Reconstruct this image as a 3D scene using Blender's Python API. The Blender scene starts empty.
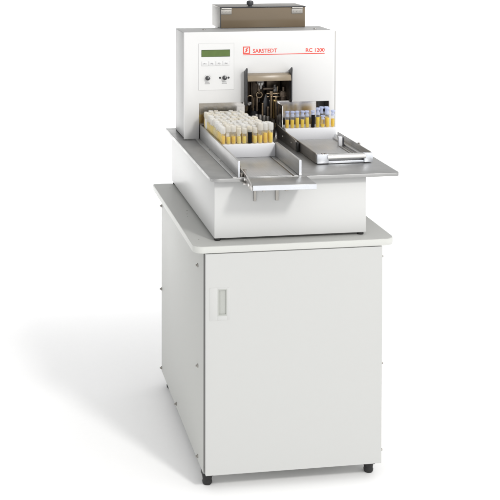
import bpy, bmesh, math, random
from mathutils import Vector, Matrix
random.seed(7)
S = bpy.context.scene
COL = S.collection
PI = math.pi

# ------------------------------------------------------------------ materials
def new_mat(name):
    m = bpy.data.materials.new(name); m.use_nodes = True
    nt = m.node_tree
    return m, nt, nt.nodes['Principled BSDF']

def plain(name, col, rough=.45, metal=0., noise=.0, nscale=300., bump=0., spec=.5, coat=0.):
    m, nt, b = new_mat(name)
    b.inputs['Roughness'].default_value = rough
    b.inputs['Metallic'].default_value = metal
    b.inputs['Specular IOR Level'].default_value = spec
    b.inputs['Coat Weight'].default_value = coat
    tc = nt.nodes.new('ShaderNodeTexCoord')
    n = nt.nodes.new('ShaderNodeTexNoise'); n.inputs['Scale'].default_value = nscale; n.inputs['Detail'].default_value = 4
    nt.links.new(tc.outputs['Object'], n.inputs['Vector'])
    r = nt.nodes.new('ShaderNodeValToRGB')
    lo = [max(0, c*(1-noise)) for c in col]; hi = [min(1, c*(1+noise)) for c in col]
    r.color_ramp.elements[0].position = .3; r.color_ramp.elements[1].position = .7
    r.color_ramp.elements[0].color = (*lo, 1); r.color_ramp.elements[1].color = (*hi, 1)
    nt.links.new(n.outputs['Fac'], r.inputs['Fac']); nt.links.new(r.outputs['Color'], b.inputs['Base Color'])
    if bump:
        bp = nt.nodes.new('ShaderNodeBump'); bp.inputs['Strength'].default_value = bump; bp.inputs['Distance'].default_value = .0004
        nt.links.new(n.outputs['Fac'], bp.inputs['Height']); nt.links.new(bp.outputs['Normal'], b.inputs['Normal'])
    return m

def brushed(name, col, rough=.32, stretch=(6, 400, 400), amount=.12, metal=1.0):
    m, nt, b = new_mat(name)
    b.inputs['Metallic'].default_value = metal
    tc = nt.nodes.new('ShaderNodeTexCoord'); mp = nt.nodes.new('ShaderNodeMapping')
    mp.inputs['Scale'].default_value = stretch
    n = nt.nodes.new('ShaderNodeTexNoise'); n.inputs['Scale'].default_value = 1.; n.inputs['Detail'].default_value = 5
    n2 = nt.nodes.new('ShaderNodeTexNoise'); n2.inputs['Scale'].default_value = 14.; n2.inputs['Detail'].default_value = 3
    nt.links.new(tc.outputs['Object'], mp.inputs['Vector']); nt.links.new(mp.outputs['Vector'], n.inputs['Vector'])
    nt.links.new(tc.outputs['Object'], n2.inputs['Vector'])
    mx = nt.nodes.new('ShaderNodeMath'); mx.operation = 'ADD'
    nt.links.new(n.outputs['Fac'], mx.inputs[0]); nt.links.new(n2.outputs['Fac'], mx.inputs[1])
    r = nt.nodes.new('ShaderNodeMapRange'); r.inputs['From Min'].default_value = .6; r.inputs['From Max'].default_value = 1.4
    r.inputs['To Min'].default_value = 1-amount; r.inputs['To Max'].default_value = 1+amount*.5
    nt.links.new(mx.outputs[0], r.inputs['Value'])
    v = nt.nodes.new('ShaderNodeVectorMath'); v.operation = 'SCALE'; v.inputs[0].default_value = col
    nt.links.new(r.outputs['Result'], v.inputs['Scale']); nt.links.new(v.outputs['Vector'], b.inputs['Base Color'])
    r2 = nt.nodes.new('ShaderNodeMapRange'); r2.inputs['From Min'].default_value = .6; r2.inputs['From Max'].default_value = 1.4
    r2.inputs['To Min'].default_value = rough*1.25; r2.inputs['To Max'].default_value = rough*.8
    nt.links.new(mx.outputs[0], r2.inputs['Value']); nt.links.new(r2.outputs['Result'], b.inputs['Roughness'])
    bp = nt.nodes.new('ShaderNodeBump'); bp.inputs['Strength'].default_value = .15; bp.inputs['Distance'].default_value = .0003
    nt.links.new(n.outputs['Fac'], bp.inputs['Height']); nt.links.new(bp.outputs['Normal'], b.inputs['Normal'])
    return m

def clear_plastic(name, col, clear, rough=.25, tint=None):
    m, nt, b = new_mat(name)
    b.inputs['Base Color'].default_value = (*col, 1); b.inputs['Roughness'].default_value = rough
    b.inputs['Subsurface Weight'].default_value = 0
    tr = nt.nodes.new('ShaderNodeBsdfTransparent'); tr.inputs['Color'].default_value = (.97, .97, .97, 1)
    tl = nt.nodes.new('ShaderNodeBsdfTranslucent'); tl.inputs['Color'].default_value = (*col, 1)
    m1 = nt.nodes.new('ShaderNodeMixShader'); m1.inputs['Fac'].default_value = .4
    if tint:                                     # every copy gets its own warm tone: transmitted yellow put into the colour
        oi = nt.nodes.new('ShaderNodeObjectInfo'); rp = nt.nodes.new('ShaderNodeValToRGB')
        rp.color_ramp.elements[0].color = (*col, 1); rp.color_ramp.elements[1].color = (*tint, 1); rp.color_ramp.elements[0].position = .35
        nt.links.new(oi.outputs['Random'], rp.inputs['Fac'])
        nt.links.new(rp.outputs['Color'], b.inputs['Base Color']); nt.links.new(rp.outputs['Color'], tl.inputs['Color'])
    mx = nt.nodes.new('ShaderNodeMixShader')
    lw = nt.nodes.new('ShaderNodeLayerWeight'); lw.inputs['Blend'].default_value = .35
    mr = nt.nodes.new('ShaderNodeMapRange'); mr.inputs['To Min'].default_value = 1-clear; mr.inputs['To Max'].default_value = min(1, 1-clear+.45)
    nt.links.new(lw.outputs['Facing'], mr.inputs['Value']); nt.links.new(mr.outputs['Result'], mx.inputs['Fac'])
    nt.links.new(b.outputs[0], m1.inputs[1]); nt.links.new(tl.outputs[0], m1.inputs[2])
    nt.links.new(tr.outputs[0], mx.inputs[1]); nt.links.new(m1.outputs[0], mx.inputs[2])
    nt.links.new(mx.outputs[0], nt.nodes['Material Output'].inputs['Surface'])
    return m

def liquid_mat(name, stops):
    m, nt, b = new_mat(name)
    oi = nt.nodes.new('ShaderNodeObjectInfo'); r = nt.nodes.new('ShaderNodeValToRGB')
    els = r.color_ramp.elements
    while len(els) < len(stops): els.new(.5)
    for i, c in enumerate(stops):
        els[i].position = i/(len(stops)-1); els[i].color = (*c, 1)
    nt.links.new(oi.outputs['Random'], r.inputs['Fac']); nt.links.new(r.outputs['Color'], b.inputs['Base Color'])
    b.inputs['Roughness'].default_value = .12
    tl = nt.nodes.new('ShaderNodeBsdfTranslucent'); nt.links.new(r.outputs['Color'], tl.inputs['Color'])
    mx = nt.nodes.new('ShaderNodeMixShader'); mx.inputs['Fac'].default_value = .35
    nt.links.new(b.outputs[0], mx.inputs[1]); nt.links.new(tl.outputs[0], mx.inputs[2])
    nt.links.new(mx.outputs[0], nt.nodes['Material Output'].inputs['Surface'])
    return m

M = dict(
    floor=plain('seamless white paper', (.955, .955, .955), .9, noise=.004, nscale=40, spec=.1),
    grey_panel=plain('light grey panel', (.46, .464, .445), .5, noise=.012, nscale=900, bump=.06, spec=.35),
    door=plain('pale grey door laminate', (.51, .514, .503), .45, noise=.008, nscale=900, bump=.05, spec=.4),
    top=plain('grey worktop laminate', (.465, .468, .45), .5, noise=.035, nscale=1400, bump=.08, spec=.4),
    edge=plain('pale edge band', (.56, .565, .54), .45, noise=.01, spec=.4),
    white=plain('white powder coat', (.575, .578, .570), .42, noise=.008, nscale=1100, bump=.07, spec=.4),
    panel=plain('white front panel', (.71, .71, .705), .38, noise=.006, nscale=1100, bump=.05, spec=.4),
    shell=plain('side-shade powder coat', (.40, .402, .396), .45, noise=.008, nscale=1100, bump=.07, spec=.4),  # white coat toned down for the tower's dimmer side, shade in the colour
    foil=plain('printed white foil', (.715, .715, .71), .3, noise=.004, spec=.5),
    handle=plain('grey recessed handle', (.40, .41, .385), .5, noise=.02),
    handle_d=plain('shaded grey handle cup', (.40, .41, .38), .55, noise=.02),
    black=plain('black rubber', (.012, .012, .012), .55, noise=.2, nscale=200),
    satin=plain('satin black steel', (.022, .023, .027), .35, noise=.15, nscale=120, spec=.6),
    gap=plain('dark gap shade', (.17, .17, .165), .8),
    steel=brushed('brushed stainless sheet', (.41, .41, .405), .42, (5, 380, 380), .14),
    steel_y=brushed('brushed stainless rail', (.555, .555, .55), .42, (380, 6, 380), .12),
    steel_edge=brushed('bright cut edge', (.70, .72, .76), .28, (30, 30, 300), .08),
    steel_dk=brushed('dull and shaded dark steel', (.34, .32, .30), .38, (300, 8, 300), .25),  # pins and ribs, plus left faces with their shade painted in
    polished=brushed('polished steel', (.62, .60, .58), .16, (4, 200, 200), .2),
    zinc=brushed('grey zinc', (.40, .385, .36), .42, (200, 200, 5), .1),
    chrome=brushed('bright bar', (.82, .81, .80), .14, (3, 200, 200), .05),
    hopper=plain('warm grey metal', (.26, .25, .23), .42, metal=.15, noise=.06, nscale=90, spec=.4),
    smoke=plain('smoked brown acrylic', (.155, .115, .070), .16, noise=.06, nscale=6, spec=.6),
    flap=plain('beige cover strip', (.25, .20, .135), .3, noise=.08, nscale=30, spec=.5),
    lcd=plain('green display', (.085, .140, .026), .2, noise=.08, nscale=60, spec=.5),
    lcd_dk=plain('dark green display rim', (.035, .07, .012), .3),
    btn=plain('pale grey key', (.70, .70, .70), .4),
    ink=plain('grey print', (.22, .22, .23), .6),
    line=plain('pale grey print', (.55, .55, .55), .6),
    red=plain('red print', (.72, .06, .035), .5),
    rack=plain('white plastic rack', (.78, .785, .81), .4, noise=.01, nscale=200, spec=.4),
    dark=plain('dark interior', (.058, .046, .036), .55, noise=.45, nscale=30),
    brown=plain('brown anodised metal', (.15, .115, .085), .38, metal=.5, noise=.35, nscale=45),
    bronze=plain('bronze rod', (.25, .19, .125), .3, metal=.85, noise=.25, nscale=60),
    brass=plain('brass pin', (.40, .29, .12), .25, metal=.9, noise=.2, nscale=60),
    greymech=plain('grey machine casting', (.24, .23, .22), .4, metal=.5, noise=.35, nscale=70),
    tube=clear_plastic('clear tube plastic', (.88, .91, .97), .92),
    ftube=clear_plastic('frosted tube plastic', (.95, .945, .93), .86, .4),
    lcap=clear_plastic('frosted white cap', (.93, .925, .91), .46, .4, (.92, .88, .79)),
    rcap=clear_plastic('pale cool cap', (.71, .77, .95), .30, .35),
    paper=plain('white paper label', (.86, .86, .85), .6),
    codes=plain('black printed label', (.006, .006, .008), .65, spec=.12),
    pale=liquid_mat('pale yellow specimen', [(.97, .80, .12), (.96, .75, .06), (.97, .83, .26), (.97, .78, .09), (.95, .69, .05)]),
    deep=liquid_mat('deep yellow specimen', [(.98, .75, .04), (.98, .79, .06), (.97, .70, .03)]),
    spot=plain('grey scuff', (.30, .30, .28), .6),
)

# ------------------------------------------------------------------ mesh helpers
def B(): return bmesh.new()

def finish(bm, bev=0., seg=2, ang=30):
    bmesh.ops.remove_doubles(bm, verts=bm.verts, dist=1e-6)
    bmesh.ops.recalc_face_normals(bm, faces=bm.faces)
    if bev:
        es = [e for e in bm.edges if len(e.link_faces) == 2 and e.calc_face_angle(0) > math.radians(50)]
        bmesh.ops.bevel(bm, geom=es, offset=bev, segments=seg, profile=.5, affect='EDGES', clamp_overlap=True)
    for f in bm.faces: f.smooth = True
    for e in bm.edges:
        if len(e.link_faces) == 2 and e.calc_face_angle(0) > math.radians(ang): e.smooth = False
    return bm

def join(dst, src):
    me = bpy.data.meshes.new('t'); src.to_mesh(me); src.free(); dst.from_mesh(me); bpy.data.meshes.remove(me)

def box(bm, x0, x1, y0, y1, z0, z1, bev=0., seg=2):
    b = B(); bmesh.ops.create_cube(b, size=1)
    for v in b.verts:
        v.co = ((x0+x1)/2+v.co.x*(x1-x0), (y0+y1)/2+v.co.y*(y1-y0), (z0+z1)/2+v.co.z*(z1-z0))
    finish(b, bev, seg); join(bm, b); return bm

def prism(bm, poly, a0, a1, axis=2, bev=0., seg=2):
    """poly: 2D points; axis 2: (x,y) up z; axis 1: (x,z) along y; axis 0: (y,z) along x"""
    b = B()
    def P(p, a):
        return {2: (p[0], p[1], a), 1: (p[0], a, p[1]), 0: (a, p[0], p[1])}[axis]
    lo = [b.verts.new(P(p, a0)) for p in poly]; hi = [b.verts.new(P(p, a1)) for p in poly]
    b.faces.new(lo); b.faces.new(hi)
    n = len(poly)
    for i in range(n): b.faces.new((lo[i], lo[(i+1) % n], hi[(i+1) % n], hi[i]))
    finish(b, bev, seg); join(bm, b); return bm

def rrect(x0, x1, y0, y1, r, n=8):
    """r = radii at (x0y0, x1y0, x1y1, x0y1)"""
    if not hasattr(r, '__len__'): r = (r,)*4
    pts = []
    for (cx, cy, rr, a) in ((x0+r[0], y0+r[0], r[0], 180), (x1-r[1], y0+r[1], r[1], 270), (x1-r[2], y1-r[2], r[2], 0), (x0+r[3], y1-r[3], r[3], 90)):
        if rr <= 0: pts.append((cx, cy)); continue
        for k in range(n+1):
            t = math.radians(a+90*k/n); pts.append((cx+rr*math.cos(t), cy+rr*math.sin(t)))
    return pts

def cyl(bm, p0, p1, r0, r1=None, n=24, bev=0.):
    r1 = r0 if r1 is None else r1
    p0, p1 = Vector(p0), Vector(p1); d = p1-p0
    b = B(); bmesh.ops.create_cone(b, cap_ends=True, segments=n, radius1=r0, radius2=r1, depth=d.length)
    rot = Vector((0, 0, 1)).rotation_difference(d.normalized()).to_matrix().to_4x4()
    bmesh.ops.transform(b, matrix=Matrix.Translation((p0+p1)/2) @ rot, verts=b.verts)
    finish(b, bev, 2); join(bm, b); return bm

def lathe(bm, prof, n=20, cx=0, cy=0):
    b = B(); rings = []
    for r, z in prof:
        if r < 1e-7: rings.append([b.verts.new((cx, cy, z))])
        else: rings.append([b.verts.new((cx+r*math.cos(2*PI*k/n), cy+r*math.sin(2*PI*k/n), z)) for k in range(n)])
    for A, C in zip(rings, rings[1:]):
        for k in range(n):
            k2 = (k+1) % n
            if len(A) == 1 and len(C) == 1: continue
            if len(A) == 1: b.faces.new((A[0], C[k], C[k2]))
            elif len(C) == 1: b.faces.new((A[k], A[k2], C[0]))
            else: b.faces.new((A[k], A[k2], C[k2], C[k]))
    finish(b); join(bm, b); return bm

ORG = {}
def root(name, label, cat, loc, group=None, rotz=0):
    o = bpy.data.objects.new(name, None); COL.objects.link(o); o.empty_display_size = .05
    o.location = loc; o.rotation_euler = (0, 0, rotz); o['label'] = label; o['category'] = cat
    if group: o['group'] = group
    ORG[o.name] = Vector(loc)
    return o

def obj(name, bm, mat, parent=None, label=None, world=True):
    """bm is in world coordinates; its mesh is moved to the thing's own origin"""
    t = parent
    while t is not None and t.parent is not None: t = t.parent
    if t is not None and world:
        bmesh.ops.translate(bm, vec=-ORG[t.name], verts=bm.verts)
    for e in bm.edges:
        if len(e.link_faces) == 2 and e.calc_face_angle(0) > math.radians(32): e.smooth = False
    me = bpy.data.meshes.new(name); bm.to_mesh(me); bm.free()
    o = bpy.data.objects.new(name, me); COL.objects.link(o)
    mats = mat if isinstance(mat, (list, tuple)) else [mat]
    for m_ in mats: me.materials.append(m_)
    if parent is not None: o.parent = parent
    if label: o['label'] = label
    return o

def lettering(text, x0, x1, z0, z1, y, depth=.0004, weight=.018):
    cu = bpy.data.curves.new('lettering', 'FONT'); cu.body = text; cu.size = 1; cu.extrude = .0; cu.offset = weight; cu.resolution_u = 4
    o = bpy.data.objects.new('lettering_source', cu); COL.objects.link(o)
    dg = bpy.context.evaluated_depsgraph_get(); dg.update()
    me = bpy.data.meshes.new_from_object(o.evaluated_get(dg))
    b = B(); b.from_mesh(me)
    bpy.data.objects.remove(o); bpy.data.meshes.remove(me)
    xs = [v.co.x for v in b.verts]; ys = [v.co.y for v in b.verts]
    a0, a1, c0, c1 = min(xs), max(xs), min(ys), max(ys)
    for v in b.verts:
        v.co = (x0+(v.co.x-a0)/(a1-a0)*(x1-x0), y, z0+(v.co.y-c0)/(c1-c0)*(z1-z0))
    r = bmesh.ops.extrude_face_region(b, geom=list(b.faces))
    bmesh.ops.translate(b, vec=(0, -depth, 0), verts=[v for v in r['geom'] if isinstance(v, bmesh.types.BMVert)])
    bmesh.ops.recalc_face_normals(b, faces=b.faces)
    return b

# ------------------------------------------------------------------ dimensions (metres, from the camera fit)
FZ = -.052                       # floor
D, H, CT = .840, .7325, .7555    # cabinet depth, underside and top of worktop
Z0, Z1, ZD = .7645, .957, .9687  # machine housing bottom / top, deck top
TF = .642                        # tower front plane

# ------------------------------------------------------------------ floor: white paper sweep
b = B()
prof = [(-7, FZ), (3.2, FZ)]
for k in range(1, 17):
    t = PI/2*k/16; prof.append((3.2+1.6*math.sin(t), FZ+1.6-1.6*math.cos(t)))
prof.append((4.8, 1.80))
vs = [[b.verts.new((x, y, z)) for (y, z) in prof] for x in (-7, 7)]
for i in range(len(prof)-1): b.faces.new((vs[0][i], vs[1][i], vs[1][i+1], vs[0][i+1]))
for f in b.faces: f.smooth = True
o = obj('floor', b, M['floor']); o['kind'] = 'structure'

# ------------------------------------------------------------------ cabinet
cab = root('base_cabinet', 'light grey floor cabinet with one door, grey worktop and four black feet under the machine', 'cabinet', (.3, .42, FZ))
b = B()
box(b, 0, .018, 0, D, 0, H, .0012)
box(b, .582, .6, 0, D, 0, H, .0012)
box(b, .018, .582, .004, .020, 0, H)
box(b, .018, .582, D-.016, D-.002, 0, H)
box(b, .018, .582, .020, D-.016, .002, .018)
obj('cabinet_body', b, M['grey_panel'], cab)
b = B(); box(b, .0015, .5985, -.0035, -.0005, .004, H-.002)
obj('door_gap_shade', b, M['gap'], cab)  # dark sheet put in for the shadow in the door gap
DY0, DY1 = -.0215, -.0035
b = B()
# door with a real cut-out for the finger cup
hx0, hx1, hz0, hz1 = .043, .0745, .5255, .6135
box(b, .0048, hx0, DY0, DY1, .002, H-.003); box(b, hx1, .600, DY0, DY1, .002, H-.003)
box(b, hx0, hx1, DY0, DY1, .002, hz0); box(b, hx0, hx1, DY0, DY1, hz1, H-.003)
door = obj('door', b, M['door'], cab)
b = B()
box(b, .0165, hx0, DY0-.0005, DY0, .511, .6185, .0002); box(b, hx1, .084, DY0-.0005, DY0, .511, .6185, .0002)
box(b, hx0, hx1, DY0-.0005, DY0, .511, hz0, .0002); box(b, hx0, hx1, DY0-.0005, DY0, hz1, .6185, .0002)
obj('handle_plate', b, M['door'], door)
b = B()
box(b, hx0, hx1, DY0+.003, DY0+.005, hz0, hz1)
box(b, hx0, hx0+.004, DY0-.0004, DY0+.003, hz0, hz1); box(b, hx1-.003, hx1, DY0-.0004, DY0+.003, hz0, hz1)
box(b, hx0+.004, hx1-.003, DY0-.0004, DY0+.003, hz0, hz0+.005); box(b, hx0+.004, hx1-.003, DY0-.0004, DY0+.003, hz1-.004, hz1)
box(b, hx0+.009, hx0+.0105, DY0+.0020, DY0+.003, hz0+.005, hz1-.004)
obj('handle', b, M['handle'], door)
b = B(); prism(b, rrect(-.0348, .6445, -.024, .845, (.034, .034, .006, .006), 12), H, CT-.0012, 2, .0016)
top = obj('countertop', b, M['edge'], cab)
b = B(); prism(b, rrect(-.0335, .6432, -.0227, .8437, (.033, .033, .005, .005), 12), CT-.0011, CT, 2)
obj('countertop_surface', b, M['top'], top)
for (x, y, s) in ((.0257, .425, 1.), (.0168, .378, .7), (.0217, .768, .6), (-.003, .06, .6), (.012, .345, .5)):
    b = B(); cyl(b, (x, y, CT), (x, y, CT+.0008), .0035*s, .003*s, 12)
    obj('scuff', b, M['spot'], top)
for (x, y) in ((.021, .036), (.576, .036), (.030, .80), (.570, .80)):
    b = B()
    box(b, x-.0185, x+.0185, y-.017, y+.017, -.022, .001, .003)
    cyl(b, (x, y, -.034), (x, y, -.021), .0155, .0170, 24)
    f = obj('foot', b, M['black'], cab)
    b = B(); lathe(b, [(0, FZ), (.013, FZ), (.0158, FZ+.004), (.0165, FZ+.010), (.0145, FZ+.018), (0, FZ+.018)], 24, x, y)
    obj('foot_pad', b, M['black'], f)
def screw(x, sgn, y, z):
    b = B()
    cyl(b, (x, y, z), (x+sgn*.0035, y, z), .0062, .0062, 16, .0006)
    cyl(b, (x+sgn*.0035, y, z), (x+sgn*.0085, y, z), .0034, .0032, 14, .0008)
    obj('side_screw', b, M['zinc'], cab)
for (y, z) in ((.0875, .661), (.0875, .323), (.0875, .016), (.846-.012, .669), (.834, .335), (.834, .016), (.497, .016)):
    screw(0, -1, y, z); 
for z in (.694, .043, .335):                       # small hinge pins beside the door's right edge
    b = B(); cyl(b, (.600, -.012, z), (.6065, -.012, z), .0042, .0034, 14, .0006); obj('hinge_pin', b, M['zinc'], door)

# ------------------------------------------------------------------ machine
mac = root('tube_machine', 'white benchtop tube handling machine with steel deck and green display, standing on the grey cabinet', 'lab machine', (.30, .44, CT))
MX0, MX1, MY0, MY1 = .043, .561, .029, .854
b = B(); box(b, MX0, MX1, MY0, MY1, Z0, Z1, .0025)
hous = obj('housing', b, M['white'], mac)
for (x, y) in ((.056, .044), (.546, .044), (.056, .83), (.545, .83)):
    b = B(); cyl(b, (x, y, CT), (x, y, Z0+.001), .0115, .011, 24, .001)
    obj('rubber_foot', b, M['black'], mac)
for (x0, x1) in ((.1744, .1825), (.2480, .2585)):
    b = B(); box(b, x0, x1, MY0-.005, MY0, .884, .951, .001)
    box(b, x0, x1, -.095, MY0-.005, .944, .951, .001)
    obj('support_tab', b, M['zinc'], mac)
# deck sheet with rounded front corners
b = B(); prism(b, rrect(.0255, .6665, -.002, .893, (.030, .014, .004, .004), 12), Z1, ZD, 2, .0012)
deck = obj('deck_plate', b, M['steel'], mac)
b = B(); 
prism(b, [(.139, -.105), (.3455, -.113), (.3455, -.0035), (.139, -.0035)], ZD-.0175, ZD, 2, .0012)
lip = obj('front_shelf', b, M['steel'], mac)
b = B(); prism(b, [(.1392, -.1062), (.3453, -.1142), (.3453, -.1132), (.1392, -.1052)], ZD-.0165, ZD-.001, 2)
obj('cut_edge', b, M['steel_edge'], lip)
# sliding floor of the left channel
b = B()
box(b, .1225, .2985, .001, .640, ZD, ZD+.0025, .0006); box(b, .3035, .3195, .001, .640, ZD, ZD+.0025, .0006)
ch = obj('channel_floor', b, M['steel_y'], mac)
b = B(); box(b, .2985, .3035, .001, .640, ZD, ZD+.0006); obj('guide_slot', b, M['bronze'], ch)
b = B(); box(b, .192, .252, .0065, .0085, ZD+.0025, ZD+.0031); obj('stop_mark', b, M['spot'], ch)
# channel walls
b = B(); prism(b, [(.000, ZD), (.640, ZD), (.640, 1.025), (.000, 1.025)], .1152, .1218, 0, .0012)
box(b, .098, .1152, .002, .640, ZD, ZD+.004, .001)
wl = obj('channel_wall', b, M['steel_y'], mac)
b = B(); box(b, .1155, .1215, -.0006, .0, ZD+.002, 1.0235); obj('cut_edge', b, M['steel_edge'], wl)
for (y) in (.05, .24, .43):
    b = B(); cyl(b, (.107, y, ZD+.004), (.107, y, ZD+.0065), .004, .003, 14); obj('rivet', b, M['zinc'], wl)
b = B(); box(b, .3205, .3290, .0, .300, ZD, 1.0215, .0012)
wr = obj('channel_wall', b, M['steel_y'], mac)
b = B(); box(b, .3208, .3287, -.0006, .0, ZD+.002, 1.0205); obj('cut_edge', b, M['steel_edge'], wr)
# curled guide tab with its screws at the left end of the shelf
b = B()
tab = [(-.104, ZD-.017), (-.002, ZD-.017), (.060, ZD+.002), (.060, ZD+.022), (.040, ZD+.021), (.005, ZD+.018), (-.03, ZD+.014), (-.06, ZD+.009), (-.085, ZD+.003), (-.104, ZD-.006)]
prism(b, tab, .1345, .1388, 0, .0008)
box(b, .1222, .1345, -.045, -.004, ZD-.012, ZD-.008, .001)
gt = obj('guide_tab', b, M['polished'], mac)
for (y, z) in ((-.072, ZD-.006), (-.02, ZD-.001)):
    b = B(); cyl(b, (.1345, y, z), (.130, y, z), .0055, .0048, 16, .0006); obj('screw_head', b, M['chrome'], gt)
for (x, y, h) in ((.130, .012, .010), (.137, .075, .020), (.150, .052, .013)):
    b = B(); cyl(b, (x, y, ZD), (x, y, ZD+h), .0048, .0042, 16, .0008); cyl(b, (x, y, ZD+h), (x, y, ZD+h+.003), .0062, .0056, 16)
    obj('stop_pin', b, M['steel_dk'], mac)
# rail beside the right channel; its left-face shade is in the colour
b = B(); prism(b, [(.385, ZD), (.640, ZD), (.640, 1.018), (.55, 1.014), (.385, 1.006)], .4185, .4240, 0, .001)
rail = obj('side_rail', b, M['steel_dk'], mac)
b = B(); box(b, .4190, .4280, .366, .384, ZD, 1.002, .001); obj('rail_clip', b, M['black'], rail)
for y in (.44, .56):
    b = B(); cyl(b, (.4185, y, .988), (.4165, y, .988), .004, .0036, 14); obj('screw_head', b, M['zinc'], rail)
for (x, y) in ((.372, .33), (.395, .46), (.365, .52)):
    b = B(); cyl(b, (x, y, ZD), (x, y, ZD+.0015), .0045, .004, 14); obj('screw_head', b, M['zinc'], deck)

# ---- tower
TX0, TX1, TB, TT = .055, .6535, .846, 1.380
b = B()
PT = .010
TXP = TX1-.0032
poly = [(TX0, ZD+.002), (TX0, TT), (TXP, TT), (TXP, ZD+.002), (.6275, ZD+.002), (.6275, 1.1045), (.4715, 1.1045), (.4715, 1.2150),
        (.2963, 1.2150), (.2963, 1.1075), (.1126, 1.1075), (.1126, ZD+.002)]
prism(b, poly, TF, TF+PT, 1, .0016, 2)
panel = obj('front_panel', b, M['panel'], mac)
b = B()
shell = [(TX0+.0015, ZD+.004)] + [(TX0+.0015, TT-.003), (TX1-.0015, TT-.003), (TX1-.0015, ZD+.004), (TX1-.012, ZD+.004), (TX1-.012, TT-.013), (TX0+.012, TT-.013), (TX0+.012, ZD+.004)]
prism(b, shell, TF+PT+.0006, TB, 1, .004, 3)
box(b, TX0+.012, TX1-.012, TB-.012, TB-.002, ZD+.004, TT-.013)
tower = obj('tower_shell', b, M['shell'], mac)
for xg in (TX0+.004, TX1-.010):
    b = B(); box(b, xg, xg+.006, TF+.004, TB-.004, ZD, ZD+.004); obj('base_gap_shade', b, M['black'], tower)  # black strips stand in for the shadow gap under the tower
for (x, y) in ((.592, .715), (.156, .763)):
    b = B(); cyl(b, (x, y, TT-.003), (x, y, TT+.001), .006, .005, 16, .001); obj('top_screw', b, M['zinc'], tower)
b = B(); box(b, TXP+.0006, TX1, TF+.0015, TF+PT, ZD+.004, TT-.004); obj('edge_trim', b, M['zinc'], tower)
# recess linings
b = B()
box(b, .1126, .2950, TF+PT+.006, TF+PT+.009, ZD, 1.112)
obj('recess_lining', b, M['polished'], mac)
b = B()
box(b, .6275, .630, TF+PT+.001, .715, ZD, 1.108); box(b, .4225, .6275, .712, .715, ZD, 1.108)
box(b, .4225, .6275, TF+PT+.001, .712, 1.1055, 1.108)
obj('recess_lining', b, M['polished'], mac)
b = B(); box(b, .4165, .4200, .560, .712, ZD+.052, 1.1035, .001); box(b, .4200, .4290, .638, .6405, ZD+.052, 1.1035, .0008)
obj('recess_side_plate', b, M['polished'], mac)
b = B(); box(b, .6000, .6270, .700, .7115, ZD, 1.103); obj('sensor_block', b, M['satin'], mac)
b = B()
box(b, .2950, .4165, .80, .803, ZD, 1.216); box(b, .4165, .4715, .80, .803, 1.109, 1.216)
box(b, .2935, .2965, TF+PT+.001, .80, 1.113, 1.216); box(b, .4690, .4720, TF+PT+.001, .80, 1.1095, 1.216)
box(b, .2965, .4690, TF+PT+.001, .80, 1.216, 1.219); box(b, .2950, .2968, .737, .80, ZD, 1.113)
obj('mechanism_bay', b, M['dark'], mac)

# ---- gripper mechanism seen through the opening
def mech(name, fn, mat, parent=mac):
    bb = B(); fn(bb); return obj(name, bb, mat, parent)
mech('cross_beam', lambda b: (box(b, .300, .468, .728, .742, 1.176, 1.196, .002), box(b, .300, .350, .722, .728, 1.172, 1.200, .001)), M['dark'])
mech('beam_bracket', lambda b: (box(b, .352, .380, .688, .722, 1.168, 1.200, .002), box(b, .3605, .370, .682, .690, 1.150, 1.176, .001)), M['greymech'])
mech('sensor_lamp', lambda b: (box(b, .3545, .3605, .676, .686, 1.166, 1.176, .001), box(b, .3655, .3720, .676, .686, 1.166, 1.176, .001)), M['paper'])
def ring(b):
    n = 28
    for rr, rt in ((.0115, .0035),):
        t = B()
        bmesh.ops.create_circle(t, segments=10, radius=rt); 
        prof_ = [(rr+rt*math.cos(2*PI*k/10), rt*math.sin(2*PI*k/10)) for k in range(11)]
        t.free(); lb = B(); lathe(lb, prof_, n)
        bmesh.ops.rotate(lb, cent=(0, 0, 0), matrix=Matrix.Rotation(PI/2, 3, 'X'), verts=lb.verts)
        bmesh.ops.translate(lb, vec=(.366, .712, 1.124), verts=lb.verts); join(b, lb)
mech('gripper_ring', ring, M['bronze'])
mech('gripper_arm', lambda b: (box(b, .3600, .3720, .714, .728, 1.125, 1.172, .002), box(b, .354, .3585, .705, .728, 1.06, 1.116, .001)), M['brown'])
def arch(b):
    lb = B(); lathe(lb, [(.0125+.003*math.cos(2*PI*k/8), .003*math.sin(2*PI*k/8)) for k in range(9)], 28)
    bmesh.ops.rotate(lb, cent=(0, 0, 0), matrix=Matrix.Rotation(PI/2, 3, 'X'), verts=lb.verts)
    bmesh.ops.bisect_plane(lb, geom=list(lb.verts)+list(lb.edges)+list(lb.faces), plane_co=(0, 0, 0), plane_no=(0, 0, -1), clear_outer=True)
    bmesh.ops.translate(lb, vec=(.3300, .716, 1.108), verts=lb.verts); join(b, lb)
    cyl(b, (.3175, .716, 1.108), (.3175, .716, 1.062), .003); cyl(b, (.3425, .716, 1.108), (.3425, .716, 1.062), .003)
mech('guard_loop', arch, M['bronze'])
mech('hanging_rod', lambda b: (cyl(b, (.309, .735, 1.05), (.309, .735, 1.176), .004), cyl(b, (.346, .75, 1.05), (.346, .75, 1.176), .005)), M['brown'])
mech('drive_plate', lambda b: prism(b, [(.377, 1.045), (.404, 1.045), (.407, 1.098), (.398, 1.126), (.390, 1.128), (.378, 1.082)], .708, .722, 1, .001), M['satin'])
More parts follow.
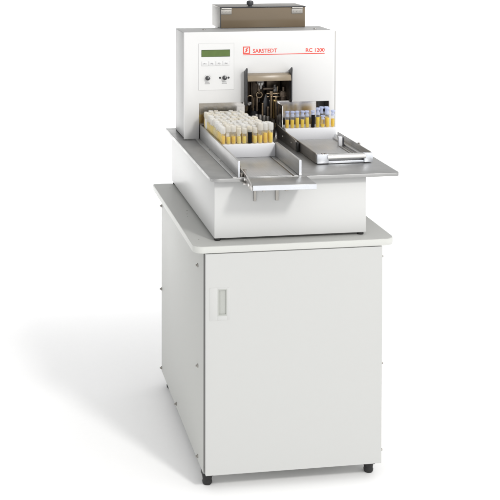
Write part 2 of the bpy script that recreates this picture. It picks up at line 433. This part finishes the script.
for x, y, z0, z1, r, m in ((.376, .698, 1.02, 1.090, .0044, 'bronze'), (.4085, .690, 1.0, 1.118, .0052, 'bronze'), (.4200, .686, 1.0, 1.104, .0058, 'brass'), (.4300, .700, 1.01, 1.112, .0050, 'bronze'), (.398, .70, 1.0, 1.075, .0045, 'brown'), (.442, .72, 1.11, 1.15, .004, 'bronze')):
    mech('guide_rod', lambda b: (cyl(b, (x, y, z0), (x, y, z1), r, n=20), cyl(b, (x, y, z1), (x, y, z1+.004), r*1.4, r*1.2, n=20)), M[m])
mech('carriage_block', lambda b: (box(b, .4470, .4680, .690, .730, 1.102, 1.140, .002), box(b, .4440, .4690, .684, .690, 1.118, 1.136, .001), cyl(b, (.457, .69, 1.14), (.457, .69, 1.156), .005)), M['brown'])
mech('carriage_rod', lambda b: (cyl(b, (.392, .700, 1.130), (.447, .700, 1.130), .0042), cyl(b, (.396, .705, 1.116), (.447, .705, 1.116), .003), box(b, .404, .417, .694, .708, 1.122, 1.139, .001)), M['bronze'])
mech('motor', lambda b: (cyl(b, (.352, .745, 1.0), (.352, .745, 1.058), .018), cyl(b, (.352, .745, 1.058), (.352, .745, 1.068), .008)), M['satin'])
def rollers(b):
    for k in range(4):
        cyl(b, (.350+.0155*k, .694, 1.006), (.350+.0155*k, .694, 1.052-.003*k), .0072, n=20, bev=.001)
mech('roller_set', rollers, M['greymech'])
mech('lower_block', lambda b: (box(b, .334, .412, .704, .760, ZD, 1.022, .002), box(b, .404, .4160, .655, .690, ZD, 1.035, .002)), M['dark'])
mech('back_plate', lambda b: (box(b, .300, .344, .770, .798, 1.03, 1.172, .002), box(b, .350, .404, .776, .798, 1.08, 1.168, .002), box(b, .410, .466, .764, .798, 1.112, 1.206, .002), box(b, .312, .330, .764, .770, 1.05, 1.10, .001)), M['brown'])
mech('valve_block', lambda b: (box(b, .425, .441, .716, .74, 1.12, 1.152, .0015), cyl(b, (.433, .728, 1.152), (.433, .728, 1.160), .006)), M['greymech'])
mech('cable', lambda b: [cyl(b, (.383+.012*math.sin(k*.55), .745-.004*k*.3, 1.168-.0085*k), (.383+.012*math.sin((k+1)*.55), .745-.004*(k+1)*.3, 1.168-.0085*(k+1)), .0022, n=10) for k in range(9)], M['satin'])
mech('bearing_housing', lambda b: (box(b, .400, .428, .720, .745, 1.060, 1.100, .002), box(b, .430, .462, .715, .75, 1.112, 1.119, .001)), M['greymech'])
mech('clamp_jaw', lambda b: (box(b, .306, .346, .722, .738, 1.084, 1.094, .0015), cyl(b, (.326, .722, 1.089), (.326, .712, 1.089), .006)), M['greymech'])
mech('spacer_bar', lambda b: box(b, .384, .430, .716, .728, 1.142, 1.150, .001), M['brown'])
mech('spacer_block', lambda b: box(b, .352, .366, .730, .748, 1.078, 1.112, .0015), M['brown'])
mech('pulley', lambda b: (cyl(b, (.385, .655, 1.004), (.385, .672, 1.004), .014, n=28, bev=.001), cyl(b, (.385, .650, 1.004), (.385, .655, 1.004), .006)), M['greymech'])

# ---- cover strip and black side brackets of the opening
for x0, x1, zb in ((.2890, .2938, 1.097), (.4652, .4700, 1.107)):
    b = B(); prism(b, [(TF, zb), (TF, 1.2290), (TF-.010, 1.2320), (TF-.034, 1.2440), (TF-.040, 1.2390), (TF-.036, 1.2150), (TF-.036, zb+.012), (TF-.028, zb)], x0, x1, 0, .0008)
    br = obj('side_bracket', b, M['satin'], mac)
b = B(); prism(b, [(TF-.006, 1.2200), (TF-.034, 1.2140), (TF-.040, 1.1935), (TF-.036, 1.1930), (TF-.031, 1.2110), (TF-.006, 1.2165)], .2940, .4650, 0, .0006)
obj('cover_strip', b, M['flap'], mac)

# ---- control panel
Y = TF
b = B(); prism(b, rrect(.1105, .2493, 1.1579, 1.3373, .003, 3), Y-.0009, Y, 1)
cp = obj('control_panel', b, M['foil'], mac)
b = B()
for (x0, x1, z0, z1) in ((.1105, .2493, 1.3363, 1.3373), (.1105, .2493, 1.1579, 1.1589), (.1105, .1113, 1.1589, 1.3363), (.2485, .2493, 1.1589, 1.3363)):
    box(b, x0, x1, Y-.0012, Y-.0009, z0, z1)
obj('panel_outline', b, M['line'], cp)
b = B(); box(b, .1215, .2330, Y-.0018, Y-.0009, 1.2855, 1.3125, .0004); d = obj('display_rim', b, M['lcd_dk'], cp)
b = B(); box(b, .1228, .2318, Y-.0022, Y-.0018, 1.2870, 1.3100); obj('display', b, M['lcd'], cp)
for i in range(4):
    x0 = .1222+.0276*i
    b = B(); prism(b, rrect(x0, x0+.0258, 1.2510, 1.2678, .003, 4), Y-.0022, Y-.0009, 1, .0005)
    k = obj('button', b, M['btn'], cp)
    k_ = obj('button_rim', B() if False else (lambda q: (box(q, x0-.0004, x0+.0262, Y-.0011, Y-.0009, 1.2506, 1.2682), q)[1])(B()), M['line'], cp)
    obj('key_mark', lettering('F%d' % (i+1), x0+.008, x0+.0178, 1.2568, 1.2622, Y-.0022), M['ink'], cp)
for x, z in ((.1452, 1.2045), (.2115, 1.2045)):
    b = B(); cyl(b, (x, Y-.0009, z), (x, Y-.014, z), .0088, .0076, 24, .0012); k = obj('knob', b, M['satin'], cp)
    b = B(); box(b, x-.0007, x+.0007, Y-.0146, Y-.0138, z, z+.0072); obj('pointer', b, M['paper'], cp)
for x in (.1945, .2275):
    b = B(); cyl(b, (x, Y-.0009, 1.2045), (x, Y-.003, 1.2045), .0042, .0038, 16, .0005); obj('indicator_dot', b, M['satin'], cp)
for x in (.1452, .2115):
    b = B()
    for j, (w, zz) in enumerate(((.017, 1.1868), (.020, 1.1812))):
        n = 5 if j == 0 else 6
        for q in range(n):
            xx = x-w/2+w*q/n
            box(b, xx, xx+w/n*.62, Y-.0012, Y-.0009, zz, zz+.0032)
    obj('knob_caption', b, M['ink'], cp)
b = B()
for a in range(-3, 4):
    if a == 0: continue
    t = math.radians(90-a*34); x = .1452+.0128*math.cos(t); z = 1.2045+.0128*math.sin(t)
    box(b, x-.0007, x+.0007, Y-.0012, Y-.0009, z-.0007, z+.0007)
obj('knob_scale', b, M['ink'], cp)

# ---- maker's mark and model number
b = B()
lx0, lx1, lz0, lz1 = .2845, .3118, 1.2945, 1.3222
for (x0, x1, z0, z1) in ((lx0, lx1, lz1-.0034, lz1), (lx0, lx1, lz0, lz0+.0034), (lx0, lx0+.0034, lz0+.0034, lz1-.0034), (lx1-.0034, lx1, lz0+.0034, lz1-.0034)):
    box(b, x0, x1, TF-.0006, TF, z0, z1)
obj('emblem_frame', b, M['red'], panel)
b = B(); cx, cz = (lx0+lx1)/2, (lz0+lz1)/2
prism(b, [(cx+.0075, cz+.0095), (cx+.0015, cz+.0085), (cx-.0045, cz+.002), (cx-.0015, cz-.0008), (cx-.0085, cz-.0095), (cx-.001, cz-.0075), (cx+.0045, cz-.001), (cx+.002, cz+.002)], TF-.0006, TF, 1)
obj('emblem_bolt', b, M['red'], panel)
obj('maker_lettering', lettering('SARSTEDT', .3235, .4185, 1.2975, 1.3128, TF), M['red'], panel)
obj('model_lettering', lettering('RC 1200', .5330, .6085, 1.2968, 1.3115, TF), M['red'], panel)
b = B(); box(b, .2855, .6085, TF-.0006, TF, 1.2895, 1.2922); obj('red_rule', b, M['red'], panel)

# ---- hopper on top
HX0, HX1, HY0, HY1, HZ0, HZ1 = .2284, .5770, .800, .955, 1.3772, 1.4590
b = B()
box(b, HX0, HX0+.004, HY0, HY1, HZ0, HZ1, .0006); box(b, HX1-.004, HX1, HY0, HY1, HZ0, HZ1, .0006)
box(b, HX0+.004, HX1-.004, HY1-.004, HY1, HZ0, HZ1); box(b, HX0+.004, HX1-.004, HY0+.004, HY1-.004, HZ0, HZ0+.004)
hop = obj('hopper_box', b, M['hopper'], mac)
b = B(); box(b, HX0+.004, HX1-.001, HY0-.001, HY0+.003, HZ0+.002, HZ1-.001, .0006)
obj('hopper_window', b, M['smoke'], hop)
b = B(); box(b, HX0+.0015, HX0+.0040, HY0-.0014, HY0+.002, HZ0+.002, HZ1-.001); box(b, HX0-.001, HX1+.001, HY0-.004, HY0+.006, HZ1, HZ1+.0035, .0006)
obj('hopper_trim', b, M['satin'], hop)
b = B(); box(b, HX0-.002, HX1+.002, HY0+.006, HY1+.002, HZ1, HZ1+.0030, .0008)
lid = obj('hopper_lid', b, M['zinc'], hop)
b = B(); lathe(b, [(0, HZ1+.003), (.008, HZ1+.003), (.008, HZ1+.007), (.0135, HZ1+.010), (.0145, HZ1+.018), (.0125, HZ1+.024), (.004, HZ1+.0265), (0, HZ1+.0265)], 28, .3565, .826)
obj('lid_knob', b, M['satin'], hop)
for x0, x1 in ((.2320, .2750), (.5205, .5655)):
    b = B(); box(b, x0, x1, HY0-.0030, HY0-.001, 1.4330, 1.4545, .0006)
    cyl(b, (x0+.001, HY0-.0045, 1.4560), (x1-.001, HY0-.0045, 1.4560), .0030, n=16)
    for t in (.2, .5, .8):
        cyl(b, (x0+(x1-x0)*t, HY0-.003, 1.442), (x0+(x1-x0)*t, HY0-.0045, 1.442), .0028, .0022, 12)
    obj('hinge', b, M['zinc'], hop)
b = B(); box(b, .235, .568, TB+.002, .93, ZD, HZ0-.001, .002); obj('rear_housing', b, M['white'], mac)

# ------------------------------------------------------------------ specimen racks
RZ = 1.018
lr = root('tube_rack', 'white tube rack in the left steel channel, full of white-capped yellow tubes', 'rack', (.22, .29, ZD+.0025))
b = B(); box(b, .1225, .3190, .2930, .6430, ZD+.0025, RZ, .0015)
obj('rack_body', b, M['rack'], lr)
rr = root('tube_rack', 'white rack of flared-cap yellow tubes behind the empty drawer tray on the right', 'rack', (.526, .55, ZD))
b = B(); box(b, .4275, .6262, .5500, .6340, ZD, RZ, .0015); obj('rack_body', b, M['rack'], rr)

# ------------------------------------------------------------------ tubes
def shell_bm(h, r=.0078):
    b = B(); lathe(b, [(0, .0), (r*.55, .0006), (r*.86, .0022), (r, .0050), (r, h), (r*.9, h), (r*.9, h-.002)], 20); return b
def liquid_bm(z, r=.0069):
    b = B(); lathe(b, [(0, .0012), (r*.6, .0016), (r*.9, .0032), (r, .0055), (r, z-.0006), (r*.97, z), (0, z-.0004)], 18); return b
def wide_cap_bm(z, h, r=.0087):
    b = B(); n = 28
    lathe(b, [(r*.82, z), (r*.97, z+.0004), (r, z+.002), (r, z+h-.002), (r*.95, z+h-.0004), (r*.72, z+h), (r*.62, z+h-.0008), (r*.58, z+h-.004), (0, z+h-.0045)], n)
    for k in range(14):
        a = 2*PI*k/14; cyl(b, (r*math.cos(a), r*math.sin(a), z+.002), (r*math.cos(a), r*math.sin(a), z+h-.003), .0006, n=6)
    return b
def flared_cap_bm(z, h, r=.0078):
    b = B(); lathe(b, [(r*.95, z), (r*.98, z+.001), (r*.9, z+h*.25), (r*.72, z+h*.42), (r*.70, z+h*.62), (r*1.02, z+h*.74), (r*1.06, z+h*.78), (r*1.06, z+h*.95), (r*1.0, z+h), (r*.6, z+h), (r*.5, z+h-.003), (0, z+h-.003)], 24); return b
def mk_mesh(bm, name, mat):
    for e in bm.edges:
        if len(e.link_faces) == 2 and e.calc_face_angle(0) > math.radians(40): e.smooth = False
    me = bpy.data.meshes.new(name); bm.to_mesh(me); bm.free(); me.materials.append(mat); return me
def label_bm(z0, z1, r, a0, a1):
    b = B(); n = 14; lo, hi = [], []
    for k in range(n+1):
        a = a0+(a1-a0)*k/n
        lo.append(b.verts.new((r*math.cos(a), r*math.sin(a), z0))); hi.append(b.verts.new((r*math.cos(a), r*math.sin(a), z1)))
    for k in range(n): b.faces.new((lo[k], lo[k+1], hi[k+1], hi[k]))
    g = bmesh.ops.extrude_face_region(b, geom=list(b.faces))
    for v in g['geom']:
        if isinstance(v, bmesh.types.BMVert): v.co.x *= 1.025; v.co.y *= 1.025
    bmesh.ops.recalc_face_normals(b, faces=b.faces)
    for f in b.faces: f.smooth = True
    return b

SH = {'low': mk_mesh(shell_bm(.040), 'tube_wall', M['ftube']), 'left': mk_mesh(shell_bm(.052), 'tube_wall', M['ftube']), 'right': mk_mesh(shell_bm(.050), 'tube_wall', M['tube']), 'short': mk_mesh(shell_bm(.034), 'tube_wall', M['tube'])}
LQ = {('pale', z): mk_mesh(liquid_bm(z), 'specimen', M['pale']) for z in (.026, .030, .034, .038, .042)}
LQ.update({('deep', z): mk_mesh(liquid_bm(z), 'specimen', M['deep']) for z in (.012, .028, .032, .036, .039)})
CPS = {('wide', z, h): mk_mesh(wide_cap_bm(z, h), 'cap', M['lcap']) for z, h in ((.036, .020), (.038, .024), (.041, .021), (.043, .023), (.046, .026))}
CPS.update({('flared', z, h): mk_mesh(flared_cap_bm(z, h), 'cap', M['rcap']) for z, h in ((.044, .021), (.049, .026), (.031, .014))})
LB = {'black': mk_mesh(label_bm(.002, .050, .0081, -PI*.83, -PI*.17), 'label_strip', M['codes']), 'paper': mk_mesh(label_bm(.004, .046, .0081, -PI*.75, -PI*.25), 'label_strip', M['paper'])}

def part(name, me, parent, zoff=0):
    o = bpy.data.objects.new(name, me); COL.objects.link(o); o.parent = parent; o.location = (0, 0, zoff); return o
def tube(x, y, z, label, group, wall, liq, cap, lab=None, ang=None, half=None):
    r = bpy.data.objects.new('specimen_tube', None); COL.objects.link(r); r.empty_display_size = .02
    r.location = (x, y, z); r.rotation_euler = (random.uniform(-.03, .03), random.uniform(-.03, .03), 0)
    r['label'] = label; r['category'] = 'tube'; r['group'] = group
    part('tube_wall', SH[wall], r)
    if liq: part('specimen', LQ[liq], r)
    part('cap', CPS[cap], r).rotation_euler = (0, 0, random.random())
    if lab:
        l_ = part('label_strip', LB[lab], r); l_.rotation_euler = (0, 0, ang or 0)
    return r

ORD = ['first', 'second', 'third', 'fourth', 'fifth', 'sixth', 'seventh', 'eighth', 'ninth', 'tenth', 'eleventh', 'twelfth', 'thirteenth', 'fourteenth', 'fifteenth', 'sixteenth', 'seventeenth', 'eighteenth']
PX = .0192
for j in range(17):
    y = .3035+.0192*j
    for i in range(10):
        x = .1325+PX*i+random.uniform(-.0006, .0006)
        if x > .3125-max(0, y-.33)*.16 and j > 0: continue
        row = 'front row' if j == 0 else ORD[j]+' row from front'
        tall = (j < 2 and i >= 7)
        lab = None; ang = 0
        liq = ('pale', random.choice((.026, .030, .030, .034, .034, .038, .042)))
        cap = ('wide',)+random.choice(((.043, .023), (.043, .023), (.041, .021), (.038, .024)))
        if j == 0 and i in (3, 4, 6): cap = ('wide', .036, .020); liq = ('pale', .026)
        desc = 'white-capped yellow tube'
        if tall:
            cap = ('wide', .046, .026); liq = ('deep', random.choice((.028, .032, .036))); desc = 'taller white-capped bright yellow tube'
        if j == 0 and i == 5: lab = 'black'; desc = 'white-capped tube with a black label'
        if j == 0 and i == 2: lab = None; liq = ('deep', .028); desc = 'white-capped bright yellow tube'
        if (j == 0 and i in (4,)) or (i == 0 and j in (8, 14)): lab = 'paper'; ang = -.75 if i == 0 else .0; desc = 'white-capped tube with a white paper label'
        if j > 0 and random.random() < .12: lab = 'paper'; ang = random.uniform(-1, 1); desc = 'white-capped tube with a white paper label'
        if j == 0 and i == 4: lab = None; desc = 'white-capped yellow tube'
        tube(x, y+random.uniform(-.0006, .0006), RZ+random.uniform(0, .0008), '%s, %s from left, %s, left rack' % (desc, ORD[i], row),
             'white-capped tubes in the left rack', 'low' if cap[1] < .037 else 'left', liq, cap, lab, ang)
for i in range(10):
    x = .4372+.0199*i; y = .5620+random.uniform(-.0008, .0008)
    wall, liq, cap, lab = 'right', ('deep', random.choice((.032, .036, .039))), ('flared', .044, .021), None
    desc = 'flared-cap tube of deep yellow fluid'
    if i == 5: lab = 'black'; desc = 'flared-cap tube wrapped in a black label'
    if i == 6: cap = ('flared', .049, .026); desc = 'tallest flared-cap tube of deep yellow fluid'
    if i == 7: wall, liq, cap = 'short', ('deep', .012), ('flared', .031, .014); desc = 'short nearly empty tube with a flared cap'
    if i == 8: cap = ('flared', .049, .026); desc = 'tall tube with a wide mushroom cap'
    tube(x, y, RZ, '%s, %s from left, front row, right rack' % (desc, ORD[i]), 'flared-cap tubes in the right rack', wall, liq, cap, lab)
for i, x in ((7, .5800), (8, .5990)):
    tube(x, .5850, RZ, 'tall flared-cap tube standing behind the %s one of the right rack' % ('short' if i == 7 else 'mushroom-capped'), 'flared-cap tubes in the right rack', 'right', ('deep', .036), ('flared', .049, .026))

# ------------------------------------------------------------------ empty steel drawer tray on the right of the deck
dr = root('drawer_tray', 'empty flat steel drawer tray with a bright bar handle on the right of the deck', 'tray', (.53, .17, ZD))
DX0, DX1, Dy0, Dy1, DZ1 = .4290, .6300, .170, .535, 1.0045
b = B(); box(b, DX0+.004, DX1-.004, Dy0+.010, Dy1, ZD+.001, ZD+.010, .0008)
base = obj('tray_floor', b, M['steel_y'], dr)
b = B(); box(b, DX0, DX0+.004, Dy0, Dy1, ZD+.001, DZ1, .0008); obj('tray_wall', b, M['steel_dk'], dr)  # left wall in darker steel: its shade is put into the colour
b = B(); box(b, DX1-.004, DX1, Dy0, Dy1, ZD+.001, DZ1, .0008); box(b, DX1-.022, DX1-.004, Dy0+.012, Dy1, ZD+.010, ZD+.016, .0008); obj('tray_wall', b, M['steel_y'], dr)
b = B(); box(b, DX0+.004, DX1-.004, Dy0, Dy0+.010, ZD+.001, DZ1-.004, .0008)
fr = obj('tray_front', b, M['steel'], dr)
for xa, xb in ((DX0+.0005, DX0+.042), (DX1-.032, DX1-.0005)):
    b = B(); box(b, xa, xb, Dy0-.016, Dy0-.0005, ZD+.003, DZ1-.0015, .0016); obj('handle_block', b, M['steel_edge'], dr)
b = B(); cyl(b, (DX0+.038, Dy0-.013, .9935), (DX1-.028, Dy0-.013, .9935), .0085, n=28)
obj('handle', b, M['chrome'], dr)
b = B(); box(b, DX0+.042, DX1-.032, Dy0-.012, Dy0-.0005, ZD+.002, ZD+.010, .001); obj('handle_base', b, M['steel_edge'], dr)
for x in (DX0+.022, DX0+.033):
    b = B(); cyl(b, (x, Dy0-.008, DZ1-.0015), (x, Dy0-.008, DZ1+.002), .0045, .004, 14, .0006); obj('block_screw', b, M['steel_dk'], dr)
b = B(); box(b, .5865, .6010, .398, .412, ZD+.010, 1.012, .0015); sb = obj('stop_block', b, M['rack'], dr)
b = B(); box(b, .6010, .6070, .396, .416, ZD+.010, 1.010, .001); obj('stop_clamp', b, M['satin'], dr)
b = B(); box(b, DX1, DX1+.006, .300, .318, DZ1-.010, DZ1+.003, .001); obj('side_catch', b, M['steel_dk'], dr)
b = B()
for k in range(3): box(b, .585+.012*k, .588+.012*k, Dy0+.015, .39, ZD+.010, ZD+.0118)
obj('floor_rib', b, M['steel_dk'], dr)

# ------------------------------------------------------------------ light
W = bpy.data.worlds.new('World'); S.world = W; W.use_nodes = True
nt = W.node_tree; bg = nt.nodes['Background']
tc = nt.nodes.new('ShaderNodeTexCoord'); sep = nt.nodes.new('ShaderNodeSeparateXYZ')
nt.links.new(tc.outputs['Generated'], sep.inputs[0])
def mth(op, a, c):
    n = nt.nodes.new('ShaderNodeMath'); n.operation = op
    for i, q in enumerate((a, c)):
        if isinstance(q, (int, float)): n.inputs[i].default_value = q
        else: nt.links.new(q, n.inputs[i])
    return n.outputs[0]
v = mth('ADD', mth('MULTIPLY', sep.outputs['X'], .32), .90)          # studio: a little brighter on the key side
v = mth('ADD', v, mth('MULTIPLY', sep.outputs['Y'], -.38))
bg.inputs['Color'].default_value = (1, 1, 1, 1)
nt.links.new(v, bg.inputs['Strength'])

def area(name, loc, target, size, power, col=(1, 1, 1)):
    l = bpy.data.lights.new(name, 'AREA'); l.shape = 'DISK'; l.size = size; l.energy = power; l.color = col
    o = bpy.data.objects.new(name, l); COL.objects.link(o); o.location = loc
    o.rotation_euler = (Vector(target)-Vector(loc)).to_track_quat('-Z', 'Y').to_euler()
    return o
tgt = Vector((.2, .5, .4)); kd = Vector((.40, -1.0, .82)).normalized()
area('key_softbox', tgt+kd*7.5, tgt, .95, 205, (1, .985, .96))
area('backdrop_light', (0, 3.9, 3.6), (0, 4.4, 0), 1.6, 60).data.spread = math.radians(80)

area('side_fill', (-2.6, .55, .35), (0, .45, .02), 1.0, 1.3).data.spread = math.radians(50)

# ------------------------------------------------------------------ camera
cam = bpy.data.cameras.new('camera'); co = bpy.data.objects.new('camera', cam); COL.objects.link(co); S.camera = co
yaw, pit, rol, fpx = -.146799, -.030766, -.000875, 1124.588
cy, sy = math.cos(yaw), math.sin(yaw)
f = Vector((-sy*math.cos(pit), cy*math.cos(pit), math.sin(pit))); r0 = Vector((cy, sy, 0)); u0 = r0.cross(f)
r = math.cos(rol)*r0+math.sin(rol)*u0; u = -math.sin(rol)*r0+math.cos(rol)*u0
m = Matrix((r, u, -f)).transposed().to_4x4(); m.translation = Vector((-.717499, -3.557003, 1.821077))
co.matrix_world = m
cam.sensor_width = 36; cam.lens = fpx/500*36; cam.shift_x = 105.327/500; cam.shift_y = -298.789/500
cam.clip_start = .05; cam.clip_end = 100

S.view_settings.view_transform = 'Standard'; S.view_settings.look = 'None'; S.view_settings.gamma = 1; S.view_settings.exposure = 0
S.render.engine = 'CYCLES'
c = S.cycles
c.max_bounces = 12; c.diffuse_bounces = 5; c.glossy_bounces = 5; c.transparent_max_bounces = 40; c.caustics_reflective = False; c.caustics_refractive = False
c.use_denoising = True
